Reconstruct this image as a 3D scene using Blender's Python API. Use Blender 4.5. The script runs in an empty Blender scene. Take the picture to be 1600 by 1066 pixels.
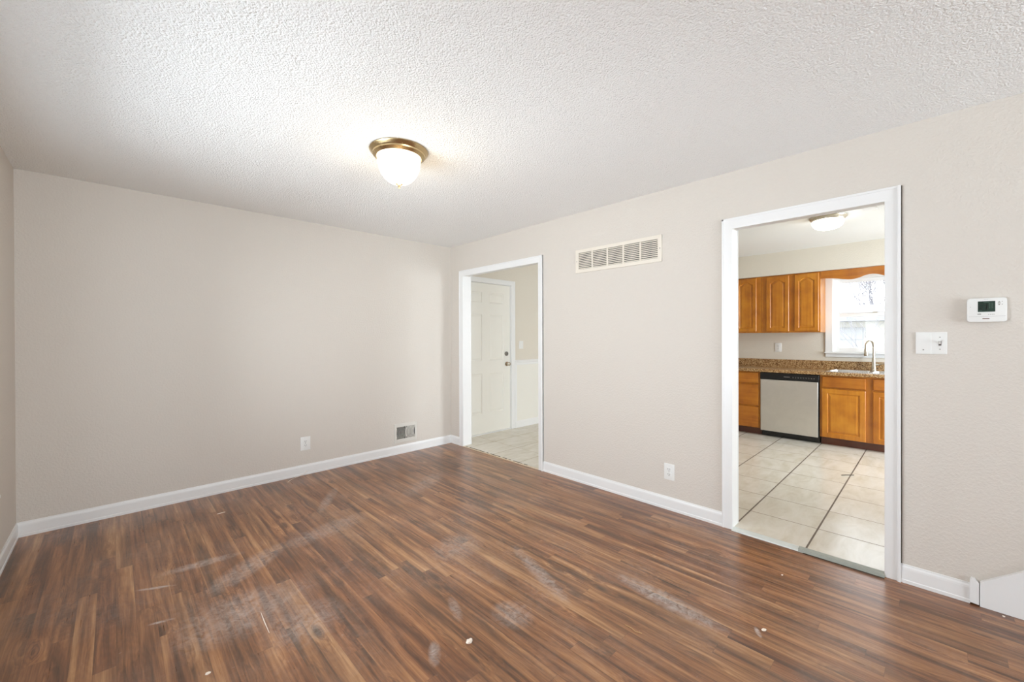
import bpy, bmesh, math, random
from mathutils import Vector, Matrix
random.seed(7)
S = bpy.context.scene
COL = S.collection
PI = math.pi

# ---------------------------------------------------------------- camera, light, exposure
CAM_H, YAW, ROLL, PITCH, F = 1.3149, 0.76948, -0.00315, -0.00358, 641.28
s_, c_ = math.sin(YAW), math.cos(YAW)
Fv, Rv, Uv = Vector((s_, c_, 0)), Vector((c_, -s_, 0)), Vector((0, 0, 1))
Fv, Uv = Fv*math.cos(PITCH)+Uv*math.sin(PITCH), Uv*math.cos(PITCH)-Fv*math.sin(PITCH)
Rv, Uv = Rv*math.cos(ROLL)+Uv*math.sin(ROLL), Uv*math.cos(ROLL)-Rv*math.sin(ROLL)
cam = bpy.data.cameras.new('camera'); cam_o = bpy.data.objects.new('camera', cam); COL.objects.link(cam_o)
cam.sensor_fit = 'HORIZONTAL'; cam.sensor_width = 36; cam.lens = F/1600*36; cam.shift_y = -0.00205
cam.clip_start = .02; cam.clip_end = 200
M = Matrix((Rv, Uv, -Fv)).transposed().to_4x4(); M.translation = Vector((0, 0, CAM_H))
cam_o.matrix_world = M
S.camera = cam_o

w = bpy.data.worlds.new('sky'); S.world = w; w.use_nodes = True
wn = w.node_tree.nodes['Background']; wn.inputs[0].default_value = (.88, .94, 1, 1); wn.inputs[1].default_value = 4.2

def area(name, loc, direction, sx, sy, power, col):
    l = bpy.data.lights.new(name, 'AREA'); l.shape = 'RECTANGLE'; l.size = sx; l.size_y = sy
    l.energy = power; l.color = col
    o = bpy.data.objects.new(name, l); COL.objects.link(o); o.location = loc
    o.rotation_euler = Vector(direction).to_track_quat('-Z', 'Z').to_euler()
    return o
# daylight by the inferred left window; the other area lamps are added fill
area('daylight_left', (-.80, 2.15, 1.15), (1, 0, .25), 2.2, 1.5, 52, (.80, .91, 1))
area('fill_rear', (1.3, -4.62, 1.2), (0, 1, .22), 3.0, 1.8, 100, (.80, .91, 1))  # added fill for the back wall, shining in by an unseen window
area('ceiling_fill_left', (-1.15, 2.15, .25), (1, 0, 1.1), 2.3, .9, 50, (.82, .92, 1))  # added lamp aimed upward to brighten the ceiling
area('ceiling_fill_rear', (1.3, -5.2, .15), (0, 1, .75), 3.2, 1.2, 150, (.82, .92, 1))  # second added upward lamp, lifts the ceiling from the rear
area('fill_kitchen', (5.5, -1.5, 1.25), (.05, 1, -.32), 1.5, 1.9, 102, (.84, .93, 1))  # added kitchen fill, shining in by an unseen door

S.view_settings.view_transform = 'Standard'; S.view_settings.look = 'None'
S.view_settings.exposure = 0.32; S.view_settings.gamma = 1; S.view_settings.use_curve_mapping = False
S.cycles.use_denoising = True
S.cycles.max_bounces = 12; S.cycles.diffuse_bounces = 8; S.cycles.glossy_bounces = 4
S.cycles.sample_clamp_indirect = 4; S.cycles.caustics_reflective = False; S.cycles.caustics_refractive = False

# ---------------------------------------------------------------- material helpers
def rgb(r, g, b):
    f = lambda v: (v/255/12.92) if v/255 <= .04045 else ((v/255+.055)/1.055)**2.4
    return (f(r), f(g), f(b), 1)
class NT:
    def __init__(s, name):
        s.m = bpy.data.materials.new(name); s.m.use_nodes = True; s.t = s.m.node_tree
        s.b = s.t.nodes['Principled BSDF']; s.out = s.t.nodes['Material Output']
        s.co = s.n('ShaderNodeTexCoord').outputs['Object']
        s.pos = s.n('ShaderNodeNewGeometry').outputs['Position']
    def n(s, t, **k):
        x = s.t.nodes.new(t)
        for a, v in k.items(): setattr(x, a, v)
        return x
    def L(s, a, b): s.t.links.new(a, b)
    def setin(s, sock, v):
        if hasattr(v, 'is_linked') or isinstance(v, bpy.types.NodeSocket): s.L(v, sock)
        else: sock.default_value = v
    def math(s, op, a, b=None, c=None, clamp=False):
        x = s.n('ShaderNodeMath', operation=op, use_clamp=clamp)
        s.setin(x.inputs[0], a)
        if b is not None: s.setin(x.inputs[1], b)
        if c is not None: s.setin(x.inputs[2], c)
        return x.outputs[0]
    def map(s, v, scale=(1, 1, 1), loc=(0, 0, 0), rot=(0, 0, 0)):
        x = s.n('ShaderNodeMapping'); s.L(v, x.inputs[0])
        x.inputs['Scale'].default_value = scale; x.inputs['Location'].default_value = loc; x.inputs['Rotation'].default_value = rot
        return x.outputs[0]
    def noise(s, v, scale, detail=2, rough=.5, dist=0, dim='3D', w=None):
        x = s.n('ShaderNodeTexNoise', noise_dimensions=dim); s.L(v, x.inputs['Vector'])
        x.inputs['Scale'].default_value = scale; x.inputs['Detail'].default_value = detail
        x.inputs['Roughness'].default_value = rough; x.inputs['Distortion'].default_value = dist
        if w is not None: s.setin(x.inputs['W'], w)
        return x.outputs['Fac']
    def vor(s, v, scale, feature='F1', out='Distance'):
        x = s.n('ShaderNodeTexVoronoi', feature=feature); s.L(v, x.inputs['Vector']); x.inputs['Scale'].default_value = scale
        return x.outputs[out]
    def ramp(s, f, stops, interp='LINEAR'):
        x = s.n('ShaderNodeValToRGB'); s.L(f, x.inputs[0]); e = x.color_ramp.elements; x.color_ramp.interpolation = interp
        while len(e) < len(stops): e.new(.5)
        for i, (p, c) in enumerate(stops):
            e[i].position = p; e[i].color = c if len(c) == 4 else (*c, 1)
        return x.outputs[0]
    def mix(s, f, a, b, mode='MIX'):
        x = s.n('ShaderNodeMix', data_type='RGBA', blend_type=mode, clamp_factor=True)
        s.setin(x.inputs[0], f); s.setin(x.inputs[6], a); s.setin(x.inputs[7], b)
        return x.outputs[2]
    def bump(s, h, strength=.3, dist=.002, normal=None):
        x = s.n('ShaderNodeBump'); s.L(h, x.inputs['Height']); x.inputs['Strength'].default_value = strength; x.inputs['Distance'].default_value = dist
        if normal is not None: s.L(normal, x.inputs['Normal'])
        return x.outputs[0]
    def set(s, color=None, rough=None, metal=None, normal=None, spec=None, coat=None):
        for k, v in (('Base Color', color), ('Roughness', rough), ('Metallic', metal), ('Normal', normal), ('Specular IOR Level', spec), ('Coat Weight', coat)):
            if v is not None: s.setin(s.b.inputs[k], v)
        return s.m

def painted_wall(name, col):
    t = NT(name)
    n1 = t.noise(t.pos, 75, 3, .55); n2 = t.noise(t.pos, 26, 2, .5)
    h = t.math('ADD', t.ramp(n1, [(.42, (0,)*3), (.62, (1,)*3)]), t.math('MULTIPLY', n2, .8))
    big = t.noise(t.pos, 1.3, 2)
    c = t.mix(t.math('MULTIPLY', big, .35), col, tuple(v*.93 for v in col[:3])+(1,))
    return t.set(c, .62, 0, t.bump(h, .35, .0022), .3)
def popcorn():
    t = NT('popcorn_ceiling')
    v = t.vor(t.map(t.pos, (1, 1, 1)), 118, 'F1'); n = t.noise(t.pos, 190, 3, .6)
    n2 = t.noise(t.pos, 80, 2, .5)
    h = t.math('ADD', t.math('MULTIPLY', t.math('SUBTRACT', 1, v), 1.0), t.math('ADD', t.math('MULTIPLY', n, 1.3), t.math('MULTIPLY', n2, .9)))
    return t.set(rgb(248, 248, 246), .9, 0, t.bump(h, .75, .006), .1)
def plain(name, col, rough=.5, metal=0, var=.04, scale=20, bump=0, spec=.5):
    t = NT(name)
    n = t.noise(t.pos, scale, 3)
    c = t.mix(n, tuple(min(1, v*(1+var)) for v in col[:3])+(1,), tuple(v*(1-var) for v in col[:3])+(1,))
    nm = t.bump(t.noise(t.pos, scale*4, 2), bump, .001) if bump else None
    return t.set(c, rough, metal, nm, spec)
def wood(name, c1, c2, c3, axis='Z', rough=.32, sc=1):
    t = NT(name)
    s = {'Z': (30, 30, 1.3), 'Y': (30, 1.3, 30)}[axis]
    oi = t.n('ShaderNodeObjectInfo').outputs['Random']
    v = t.map(t.pos, tuple(k*sc for k in s))
    n = t.noise(v, 1.0, 4, .6, .2); blot = t.noise(t.pos, 6, 3)
    f = t.math('ADD', t.math('MULTIPLY', n, .45), t.math('MULTIPLY', blot, .55))
    c = t.ramp(f, [(.3, c3), (.5, c2), (.68, c1)])
    c = t.mix(t.math('MULTIPLY', oi, .35), c, c3)
    return t.set(c, rough, 0, t.bump(n, .08, .001), .5, .15)
def rc_x(t, c):
    x = t.n('ShaderNodeSeparateXYZ'); t.L(c, x.inputs[0]); return x.outputs[1]
def laminate_floor():
    t = NT('dark_laminate_planks')
    sx = t.n('ShaderNodeSeparateXYZ'); t.L(t.pos, sx.inputs[0]); X, Y = sx.outputs[0], sx.outputs[1]
    W = .0685; LN = 1.15
    ix = t.math('FLOOR', t.math('DIVIDE', X, W)); fx = t.math('FRACT', t.math('DIVIDE', X, W))
    r1 = t.n('ShaderNodeTexWhiteNoise', noise_dimensions='1D'); t.L(t.math('ADD', ix, .5), r1.inputs['W'])
    yy = t.math('ADD', t.math('DIVIDE', Y, LN), t.math('MULTIPLY', r1.outputs[0], 7.3))
    iy = t.math('FLOOR', yy); fy = t.math('FRACT', yy)
    cid = t.n('ShaderNodeCombineXYZ'); t.L(ix, cid.inputs[0]); t.L(iy, cid.inputs[1])
    r2 = t.n('ShaderNodeTexWhiteNoise', noise_dimensions='2D'); t.L(cid.outputs[0], r2.inputs['Vector'])
    rv = r2.outputs['Value']; rc = r2.outputs['Color']
    wv = t.math('MULTIPLY', rv, 37.0)
    # long streaks, fine grain, cathedral arches
    kv = t.n('ShaderNodeVectorMath', operation='ADD'); t.L(t.map(t.pos, (7.5, 2.6, 1)), kv.inputs[0])
    kc = t.n('ShaderNodeCombineXYZ'); t.L(wv, kc.inputs[0]); t.L(t.math('MULTIPLY', wv, .37), kc.inputs[1]); t.L(kc.outputs[0], kv.inputs[1])
    kd = t.vor(kv.outputs[0], 1.0)                                        # distance to the nearest knot
    near = t.ramp(kd, [(.04, (1,)*3), (.42, (0,)*3)])
    wob = t.math('MULTIPLY', near, .55)
    st = t.noise(t.map(t.pos, (15, .95, 1)), 1, 3, .55, .5, '4D', t.math('ADD', wv, wob))
    mid = t.noise(t.map(t.pos, (48, 1.9, 1)), 1, 3, .6, .4, '4D', t.math('ADD', wv, t.math('MULTIPLY', wob, 1.6)))
    fine = t.noise(t.map(t.pos, (190, 6, 1)), 1, 2, .6, .2, '4D', wv)
    arch = t.math('SINE', t.math('ADD', t.math('MULTIPLY', st, 70.0), t.math('MULTIPLY', kd, 55.0)))
    f = t.math('ADD', t.math('MULTIPLY', st, .56), t.math('ADD', t.math('MULTIPLY', mid, .34), t.math('MULTIPLY', fine, .14)))
    f = t.math('ADD', f, t.math('MULTIPLY', arch, t.math('ADD', .008, t.math('MULTIPLY', near, .03))))
    f = t.math('ADD', f, t.math('MULTIPLY', t.math('SUBTRACT', rv, .5), .05))
    col = t.ramp(f, [(.385, rgb(54, 34, 21)), (.46, rgb(97, 61, 36)), (.53, rgb(138, 90, 55)), (.595, rgb(168, 117, 74)), (.69, rgb(204, 157, 110))])
    gate = t.math('GREATER_THAN', rc_x(t, rc), .35)
    core = t.ramp(kd, [(.05, (1,)*3), (.20, (0,)*3)])
    col = t.mix(t.math('MULTIPLY', t.math('MULTIPLY', core, gate), .8), col, rgb(48, 34, 30))
    smo = t.ramp(t.noise(t.map(t.pos, (12, 1.6, 1)), 1, 2, .5, .3, '4D', t.math('ADD', wv, 5.0)), [(.58, (0,)*3), (.72, (1,)*3)])
    col = t.mix(t.math('MULTIPLY', smo, .45), col, rgb(72, 46, 32))
    col = t.mix(.20, col, t.mix(rv, rgb(146, 88, 54), rgb(112, 90, 66)), 'MIX')
    # seams
    ex = t.math('MINIMUM', fx, t.math('SUBTRACT', 1, fx)); ey = t.math('MINIMUM', fy, t.math('SUBTRACT', 1, fy))
    sm = t.math('MAXIMUM', t.math('LESS_THAN', ex, .012), t.math('LESS_THAN', ey, .0012))
    col = t.mix(t.math('MULTIPLY', sm, .22), col, rgb(45, 30, 22))
    # worn pale scuffs that stay with the floor
    scuffs = [(1.97, .93, .32, .07, 1.5, .62), (1.70, 1.55, .34, .05, 1.25, .4), (1.35, 1.40, .10, .12, 0, .35), (.45, 2.30, .34, .22, 0, .30), (.36, 2.98, .22, .05, -.1, .45),
              (.15, 2.86, .10, .014, -.5, .75), (.15, 2.50, .055, .012, -.3, .7), (.55, 2.75, .3, .10, .6, .35), (1.05, 2.9, .35, .12, .2, .28), (1.55, 2.1, .2, .16, .3, .25),
              (1.25, 3.45, .30, .05, 1.0, .35), (.62, 2.05, .2, .2, 0, .28), (2.0, 3.2, .35, .12, .5, .25), (.95, 1.45, .08, .03, 1.0, .5), (2.05, .55, .04, .012, .6, .8), (1.18, 1.62, .11, .03, 1.2, .35)]
    tot = None
    for (cx, cy, rx, ry, a, amp) in scuffs:
        dx = t.math('SUBTRACT', X, cx); dy = t.math('SUBTRACT', Y, cy)
        u = t.math('ADD', t.math('MULTIPLY', dx, math.cos(a)/rx), t.math('MULTIPLY', dy, math.sin(a)/rx))
        v = t.math('ADD', t.math('MULTIPLY', dx, -math.sin(a)/ry), t.math('MULTIPLY', dy, math.cos(a)/ry))
        d = t.math('ADD', t.math('MULTIPLY', u, u), t.math('MULTIPLY', v, v))
        k = t.math('MULTIPLY', t.math('SUBTRACT', 1, d, None, True), amp)
        k = t.math('MULTIPLY', k, 1.35)
        tot = k if tot is None else t.math('MAXIMUM', tot, k)
    sn = t.noise(t.map(t.pos, (1, 1, 1), (3, 5, 0), (0, 0, .9)), 26, 6, .7, 1.2); sn = t.ramp(sn, [(.30, (0,)*3), (.72, (1,)*3)])
    spots = t.ramp(t.noise(t.pos, 55, 2, .5), [(.70, (0,)*3), (.76, (1,)*3)])
    tot2 = t.math('ADD', t.math('MULTIPLY', tot, sn), t.math('MULTIPLY', spots, .12))
    dust = t.math('MULTIPLY', t.ramp(t.noise(t.pos, 2.3, 4, .6), [(.42, (0,)*3), (.7, (1,)*3)]), t.math('MULTIPLY', sn, .16))
    col = t.mix(t.math('ADD', tot2, dust, None, True), col, rgb(205, 196, 190))
    ro = t.math('ADD', t.math('ADD', .24, t.math('MULTIPLY', fine, .12)), t.math('MULTIPLY', tot2, .3))
    return t.set(col, ro, 0, t.bump(t.math('ADD', st, t.math('MULTIPLY', fine, .6)), .08, .0010), .8)
def tile_floor():
    t = NT('beige_floor_tile')
    sx = t.n('ShaderNodeSeparateXYZ'); t.L(t.pos, sx.inputs[0]); X, Y = sx.outputs[0], sx.outputs[1]
    gx = t.math('DIVIDE', t.math('SUBTRACT', X, 3.425-.4075*10), .4075); gy = t.math('DIVIDE', t.math('SUBTRACT', Y, .556-.4135*10), .4135)
    fx = t.math('FRACT', gx); fy = t.math('FRACT', gy)
    ex = t.math('MINIMUM', fx, t.math('SUBTRACT', 1, fx)); ey = t.math('MINIMUM', fy, t.math('SUBTRACT', 1, fy))
    wob = t.math('MULTIPLY', t.noise(t.pos, 9, 3), .006)
    lx = t.math('LESS_THAN', ex, t.math('ADD', .0055, wob)); ly = t.math('LESS_THAN', ey, t.math('ADD', .009, wob))
    cid = t.n('ShaderNodeCombineXYZ'); t.L(t.math('FLOOR', gx), cid.inputs[0]); t.L(t.math('FLOOR', gy), cid.inputs[1])
    r = t.n('ShaderNodeTexWhiteNoise', noise_dimensions='2D'); t.L(cid.outputs[0], r.inputs['Vector'])
    n = t.noise(t.map(t.pos, (1.5, 4, 1)), 2.2, 5, .6, 1.0, '4D', t.math('MULTIPLY', r.outputs['Value'], 20))
    c = t.ramp(n, [(.3, rgb(202, 193, 175)), (.5, rgb(213, 206, 192)), (.7, rgb(220, 214, 203))])
    # grout is darker and dirtier in the kitchen half than by the entry door
    dirt = t.math('MULTIPLY', t.math('LESS_THAN', Y, 2.4), 1)
    g2 = t.mix(dirt, rgb(158, 146, 126), rgb(104, 90, 78))
    g1 = t.mix(dirt, rgb(160, 148, 128), rgb(128, 114, 98))
    c = t.mix(lx, c, g1); c = t.mix(ly, c, g2)
    g = t.math('MAXIMUM', lx, ly)
    return t.set(c, t.math('ADD', .22, t.math('MULTIPLY', g, .5)), 0, t.bump(t.math('SUBTRACT', t.math('MULTIPLY', n, .25), g), .4, .002), .5)
def granite():
    t = NT('brown_speckled_laminate')
    n = t.noise(t.pos, 55, 4, .7, .6); v = t.vor(t.pos, 95)
    f = t.math('ADD', t.math('MULTIPLY', n, .8), t.math('MULTIPLY', v, .35))
    c = t.ramp(f, [(.36, rgb(46, 30, 18)), (.47, rgb(104, 70, 38)), (.56, rgb(150, 110, 66)), (.68, rgb(196, 164, 118))])
    return t.set(c, .25, 0, None, .5)
def steel(name, col, rough, axis=2, amt=.05):
    t = NT(name)
    sc = [60, 60, 60]; sc[axis] = 3
    n = t.noise(t.map(t.pos, tuple(sc)), 1, 3); sm = t.noise(t.pos, 7, 3, .6, 1.0)
    c = t.mix(sm, col, tuple(v*.86 for v in col[:3])+(1,))
    return t.set(c, t.math('ADD', rough, t.math('MULTIPLY', n, amt)), 1, t.bump(n, .05, .0005))
def glow(name, col, strength):
    t = NT(name); t.set((.9, .9, .88, 1), .35)
    t.b.inputs['Emission Color'].default_value = col; t.b.inputs['Emission Strength'].default_value = strength
    return t.m
def glass():
    t = NT('window_glass')
    tr = t.n('ShaderNodeBsdfTransparent'); gl = t.n('ShaderNodeBsdfGlossy'); gl.inputs['Roughness'].default_value = .02
    fr = t.n('ShaderNodeFresnel'); fr.inputs[0].default_value = 1.45
    mx = t.n('ShaderNodeMixShader'); t.L(t.math('MULTIPLY', fr.outputs[0], .8), mx.inputs[0]); t.L(tr.outputs[0], mx.inputs[1]); t.L(gl.outputs[0], mx.inputs[2])
    t.L(mx.outputs[0], t.out.inputs[0]); return t.m

MW = painted_wall('greige_wall_paint', rgb(213, 206, 197))
MWK = painted_wall('kitchen_wall_paint', rgb(220, 213, 200))
MC = popcorn()
MCK = plain('flat_ceiling_white', rgb(222, 221, 217), .85, 0, .01, 6, .1)
MT = plain('white_trim_paint', rgb(232, 232, 231), .34, 0, .012, 9, .04)
MDR = plain('white_door_paint', rgb(232, 230, 222), .4, 0, .012, 9, .04)
MPL = plain('white_plastic', rgb(230, 230, 227), .35, 0, .01, 30)
MPS = plain('slot_dark', rgb(60, 55, 50), .6)
MBL = plain('black_plastic', rgb(16, 16, 17), .25, 0, .05)
MDK = plain('duct_dark', rgb(34, 30, 27), .8)
MGR = plain('vent_cream_paint', rgb(226, 218, 205), .45, 0, .02)
MRG = plain('register_enamel', rgb(214, 210, 202), .4, 0, .02)
MF = laminate_floor(); MTF = tile_floor(); MG = granite()
MCAB = wood('honey_maple', rgb(204, 138, 40), rgb(186, 116, 26), rgb(150, 84, 16))
MCABH = wood('honey_maple_horizontal', rgb(202, 132, 38), rgb(182, 110, 26), rgb(146, 80, 16), 'Y')
MTOE = wood('toe_kick_dark', rgb(112, 58, 32), rgb(96, 48, 26), rgb(74, 36, 20), 'Y')
MSS = steel('stainless_steel', (.74, .72, .68, 1), .32)
MSK = steel('sink_steel', (.82, .83, .83, 1), .22, 1)
MNK = steel('brushed_nickel', (.66, .60, .50, 1), .22, 2, .08)
MBR = steel('aged_brass_nickel', (.60, .45, .24, 1), .22, 2, .08)
MGL = glass()
MSHADE = glow('lit_frosted_glass', (1, .86, .64, 1), 2.3)
MSHADEK = glow('lit_frosted_glass_cool', (1, .95, .86, 1), 6.5)
MLCD = plain('lcd_green_black', rgb(38, 58, 50), .2)
MLCDT = plain('lcd_segments', rgb(10, 18, 15), .3)
MLCDP = plain('lcd_pale_segments', rgb(66, 92, 80), .3)
MPRT = plain('grey_print', rgb(150, 146, 140), .5)
MPRD = plain('brown_print', rgb(120, 92, 80), .5)
MTH = plain('threshold_marble', rgb(204, 206, 200), .4, 0, .08, 30)
MTHB = plain('threshold_grey', rgb(150, 152, 142), .5, 0, .12, 30)
MTHD = plain('gap_dark', rgb(60, 50, 42), .8)
MCHIP = plain('paint_chip_white', rgb(240, 228, 214), .7, 0, .04, 60)
MSTR = plain('dry_straw', rgb(205, 170, 120), .7)
MSID = plain('neighbour_siding', rgb(206, 203, 196), .8)
MROOF = plain('neighbour_roof', rgb(150, 151, 154), .9)
MGAR = plain('garage_door_grey', rgb(168, 169, 170), .8)
MTREE = plain('bare_bark', rgb(150, 148, 152), .9)
MGND = plain('pale_yard', rgb(150, 150, 144), .95)

# ---------------------------------------------------------------- mesh helpers
def bm_new(): return bmesh.new()
def box(bm, x0, x1, y0, y1, z0, z1, bev=0, seg=2):
    g = bmesh.ops.create_cube(bm, size=1); vs = g['verts']
    for v in vs:
        v.co = Vector(((x0+x1)/2+v.co.x*(x1-x0), (y0+y1)/2+v.co.y*(y1-y0), (z0+z1)/2+v.co.z*(z1-z0)))
    if bev:
        es = list({e for v in vs for e in v.link_edges})
        bmesh.ops.bevel(bm, geom=es, offset=bev, segments=seg, affect='EDGES', profile=.6)
    return vs
def prism(bm, pts, fn, a, b):
    """pts: 2D outline, fn(u,v,t)->Vector, extruded from t=a to t=b"""
    A = [bm.verts.new(fn(u, v, a)) for u, v in pts]; B = [bm.verts.new(fn(u, v, b)) for u, v in pts]
    n = len(pts)
    bm.faces.new(A); bm.faces.new(B[::-1])
    for i in range(n): bm.faces.new((A[i], B[i], B[(i+1) % n], A[(i+1) % n]))
    bmesh.ops.recalc_face_normals(bm, faces=bm.faces[:])
def lathe(bm, prof, cx, cy, seg=48, closed=True):
    rings = []
    for r, z in prof:
        if r < 1e-5: rings.append([bm.verts.new((cx, cy, z))])
        else: rings.append([bm.verts.new((cx+r*math.cos(2*PI*i/seg), cy+r*math.sin(2*PI*i/seg), z)) for i in range(seg)])
    for a, b in zip(rings, rings[1:]):
        for i in range(seg):
            j = (i+1) % seg
            if len(a) == 1 and len(b) == 1: continue
            if len(a) == 1: bm.faces.new((a[0], b[i], b[j]))
            elif len(b) == 1: bm.faces.new((a[i], a[j], b[0]))
            else: bm.faces.new((a[i], a[j], b[j], b[i]))
    bmesh.ops.recalc_face_normals(bm, faces=bm.faces[:])
def tube(bm, pts, rad, seg=10):
    pts = [Vector(p) for p in pts]; n = len(pts)
    rads = rad if isinstance(rad, (list, tuple)) else [rad]*n
    rings = []; up = Vector((0, 0, 1)); prev = None
    for i, p in enumerate(pts):
        d = (pts[min(i+1, n-1)]-pts[max(i-1, 0)]).normalized()
        a = prev if prev is not None else (d.orthogonal().normalized())
        a = (a-d*a.dot(d)).normalized(); prev = a; b = d.cross(a)
        rings.append([bm.verts.new(p+(a*math.cos(2*PI*k/seg)+b*math.sin(2*PI*k/seg))*rads[i]) for k in range(seg)])
    for A, B in zip(rings, rings[1:]):
        for k in range(seg): bm.faces.new((A[k], A[(k+1) % seg], B[(k+1) % seg], B[k]))
    bm.faces.new(rings[0][::-1]); bm.faces.new(rings[-1])
    bmesh.ops.recalc_face_normals(bm, faces=bm.faces[:])
ORG = {}
def obj(name, bm, mat, parent=None, smooth=False, label=None, origin=None):
    me = bpy.data.meshes.new(name); mats = mat if isinstance(mat, (list, tuple)) else [mat]
    if parent is not None: org = ORG[parent.name]
    elif origin is not None: org = Vector(origin)
    else:
        xs = [v.co for v in bm.verts]
        org = Vector(((min(c.x for c in xs)+max(c.x for c in xs))/2, (min(c.y for c in xs)+max(c.y for c in xs))/2, min(c.z for c in xs)))
    for v in bm.verts: v.co -= org
    bm.to_mesh(me); bm.free()
    for m in mats: me.materials.append(m)
    if smooth:
        for p in me.polygons: p.use_smooth = True
        try: me.set_sharp_from_angle(angle=math.radians(38))
        except Exception: pass
    o = bpy.data.objects.new(name, me); COL.objects.link(o)
    if parent is not None: o.parent = parent
    else: o.location = org
    ORG[o.name] = org
    if label: o['label'] = label
    return o
def thing(name, label, cat, loc, group=None, kind=None):
    o = bpy.data.objects.new(name, None); COL.objects.link(o); o.location = loc; o.empty_display_size = .05
    ORG[o.name] = Vector(loc)
    if label: o['label'] = label
    if cat: o['category'] = cat
    if group: o['group'] = group
    if kind: o['kind'] = kind
    return o
def tag(o, label, cat, group=None):
    o['label'] = label; o['category'] = cat
    if group: o['group'] = group
    return o
def struct(name, bm, mat, label, cat=None, smooth=False):
    o = obj(name, bm, mat, None, smooth, label); o['kind'] = 'structure'
    if cat: o['category'] = cat
    return o
def setmat(bm, start, idx):
    bm.faces.ensure_lookup_table()
    for f in bm.faces[start:]: f.material_index = idx

# ---------------------------------------------------------------- dimensions
XR, YB, XL, H = 3.028, 4.2275, -.4726, 2.44      # right wall, back wall, left wall, ceiling
XR2 = 3.129                                       # kitchen side of the right wall
YREAR, XK, YKE = -4.2, 6.72, -1.3
D1 = (2.735, 3.965, 2.058); D2 = (.190, .966, 2.052)   # doorways in the right wall: y0, y1, top
TZ = .008

# ---------------------------------------------------------------- the room shell
b = bm_new(); box(b, XL-.1, XR+.0, YREAR-.1, YB+.1, -.06, 0)
struct('floor', b, MF, 'dark brown wood-look laminate floor with pale scuffs', 'floor')
b = bm_new(); box(b, XR, XK+.1, YKE-.1, YB+.1, -.06, TZ)
struct('floor_kitchen', b, MTF, 'beige square floor tiles with dark grout beyond the doorways', 'floor')
b = bm_new(); box(b, XL-.1, XR+.055, YREAR-.1, YB+.1, H, H+.08)
struct('ceiling', b, MC, 'white popcorn textured ceiling of the empty room', 'ceiling')
b = bm_new(); box(b, XR+.055, XK+.1, YREAR-.1, YB+.1, H, H+.08)
struct('ceiling_kitchen', b, MCK, 'smooth white kitchen ceiling seen through the doorway', 'ceiling')
def wall_open(bm, fn, u0, u1, z0, z1, holes):
    """wall slab with rectangular holes; fn(bm,u0,u1,z0,z1) adds a box"""
    hs = sorted(holes); u = u0
    for (a, c, zb, zt) in hs:
        if a > u: fn(bm, u, a, z0, z1)
        if zb > z0: fn(bm, a, c, z0, zb)
        if zt < z1: fn(bm, a, c, zt, z1)
        u = c
    if u < u1: fn(bm, u, u1, z0, z1)
b = bm_new()
wall_open(b, lambda m, a, c, z0, z1: box(m, XR, XR2, a, c, z0, z1), YREAR, YB, 0, H, [(D2[0], D2[1], 0, D2[2]+.012), (D1[0], D1[1], 0, D1[2]+.012)])
struct('wall_right', b, MW, 'pale greige textured wall with the two doorways', 'wall')
b = bm_new(); box(b, XL-.1, XR2, YB, YB+.12, 0, H)
struct('wall_back', b, MW, 'greige textured far wall with floor register and outlet', 'wall')
WL = (1.0, 3.3, .5, 2.1); WR = (-.2, 2.8, .4, 2.2); WKD = (4.7, 6.3, .05, 2.1)
b = bm_new()
wall_open(b, lambda m, a, c, z0, z1: box(m, XL-.12, XL, a, c, z0, z1), YREAR, YB, 0, H, [WL])
struct('wall_left', b, MW, 'greige wall at the left edge of the photo', 'wall')
b = bm_new()
wall_open(b, lambda m, a, c, z0, z1: box(m, a, c, YREAR-.12, YREAR, z0, z1), XL-.1, XR2, 0, H, [WR])
struct('wall_rear', b, MW, 'greige wall behind the camera', 'wall')
b = bm_new()
KW = (.10, .945, 1.10, 2.06)     # kitchen window rough opening (y0,y1,z0,z1)
wall_open(b, lambda m, a, c, z0, z1: box(m, XK, XK+.12, a, c, z0, z1), YKE-.1, YB+.12, 0, H, [KW])
struct('wall_kitchen', b, MWK, 'tan kitchen wall with the sink window', 'wall')
DOOR = (3.155, 4.072, 2.056)
b = bm_new()
wall_open(b, lambda m, a, c, z0, z1: box(m, a, c, YB, YB+.12, z0, z1), XR2, XK, 0, H, [(DOOR[0], DOOR[1], 0, DOOR[2])])
struct('wall_entry', b, MWK, 'tan wall around the white six panel door', 'wall')
b = bm_new()
wall_open(b, lambda m, a, c, z0, z1: box(m, a, c, YKE-.12, YKE, z0, z1), XR2, XK, 0, H, [WKD])
struct('wall_kitchen_end', b, MWK, 'tan end wall of the kitchen', 'wall')
b = bm_new(); box(b, 6.361, XK, YKE, 2.9, 2.137, H)
struct('wall_soffit', b, MWK, 'tan soffit above the kitchen wall cabinets', 'soffit')

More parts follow.
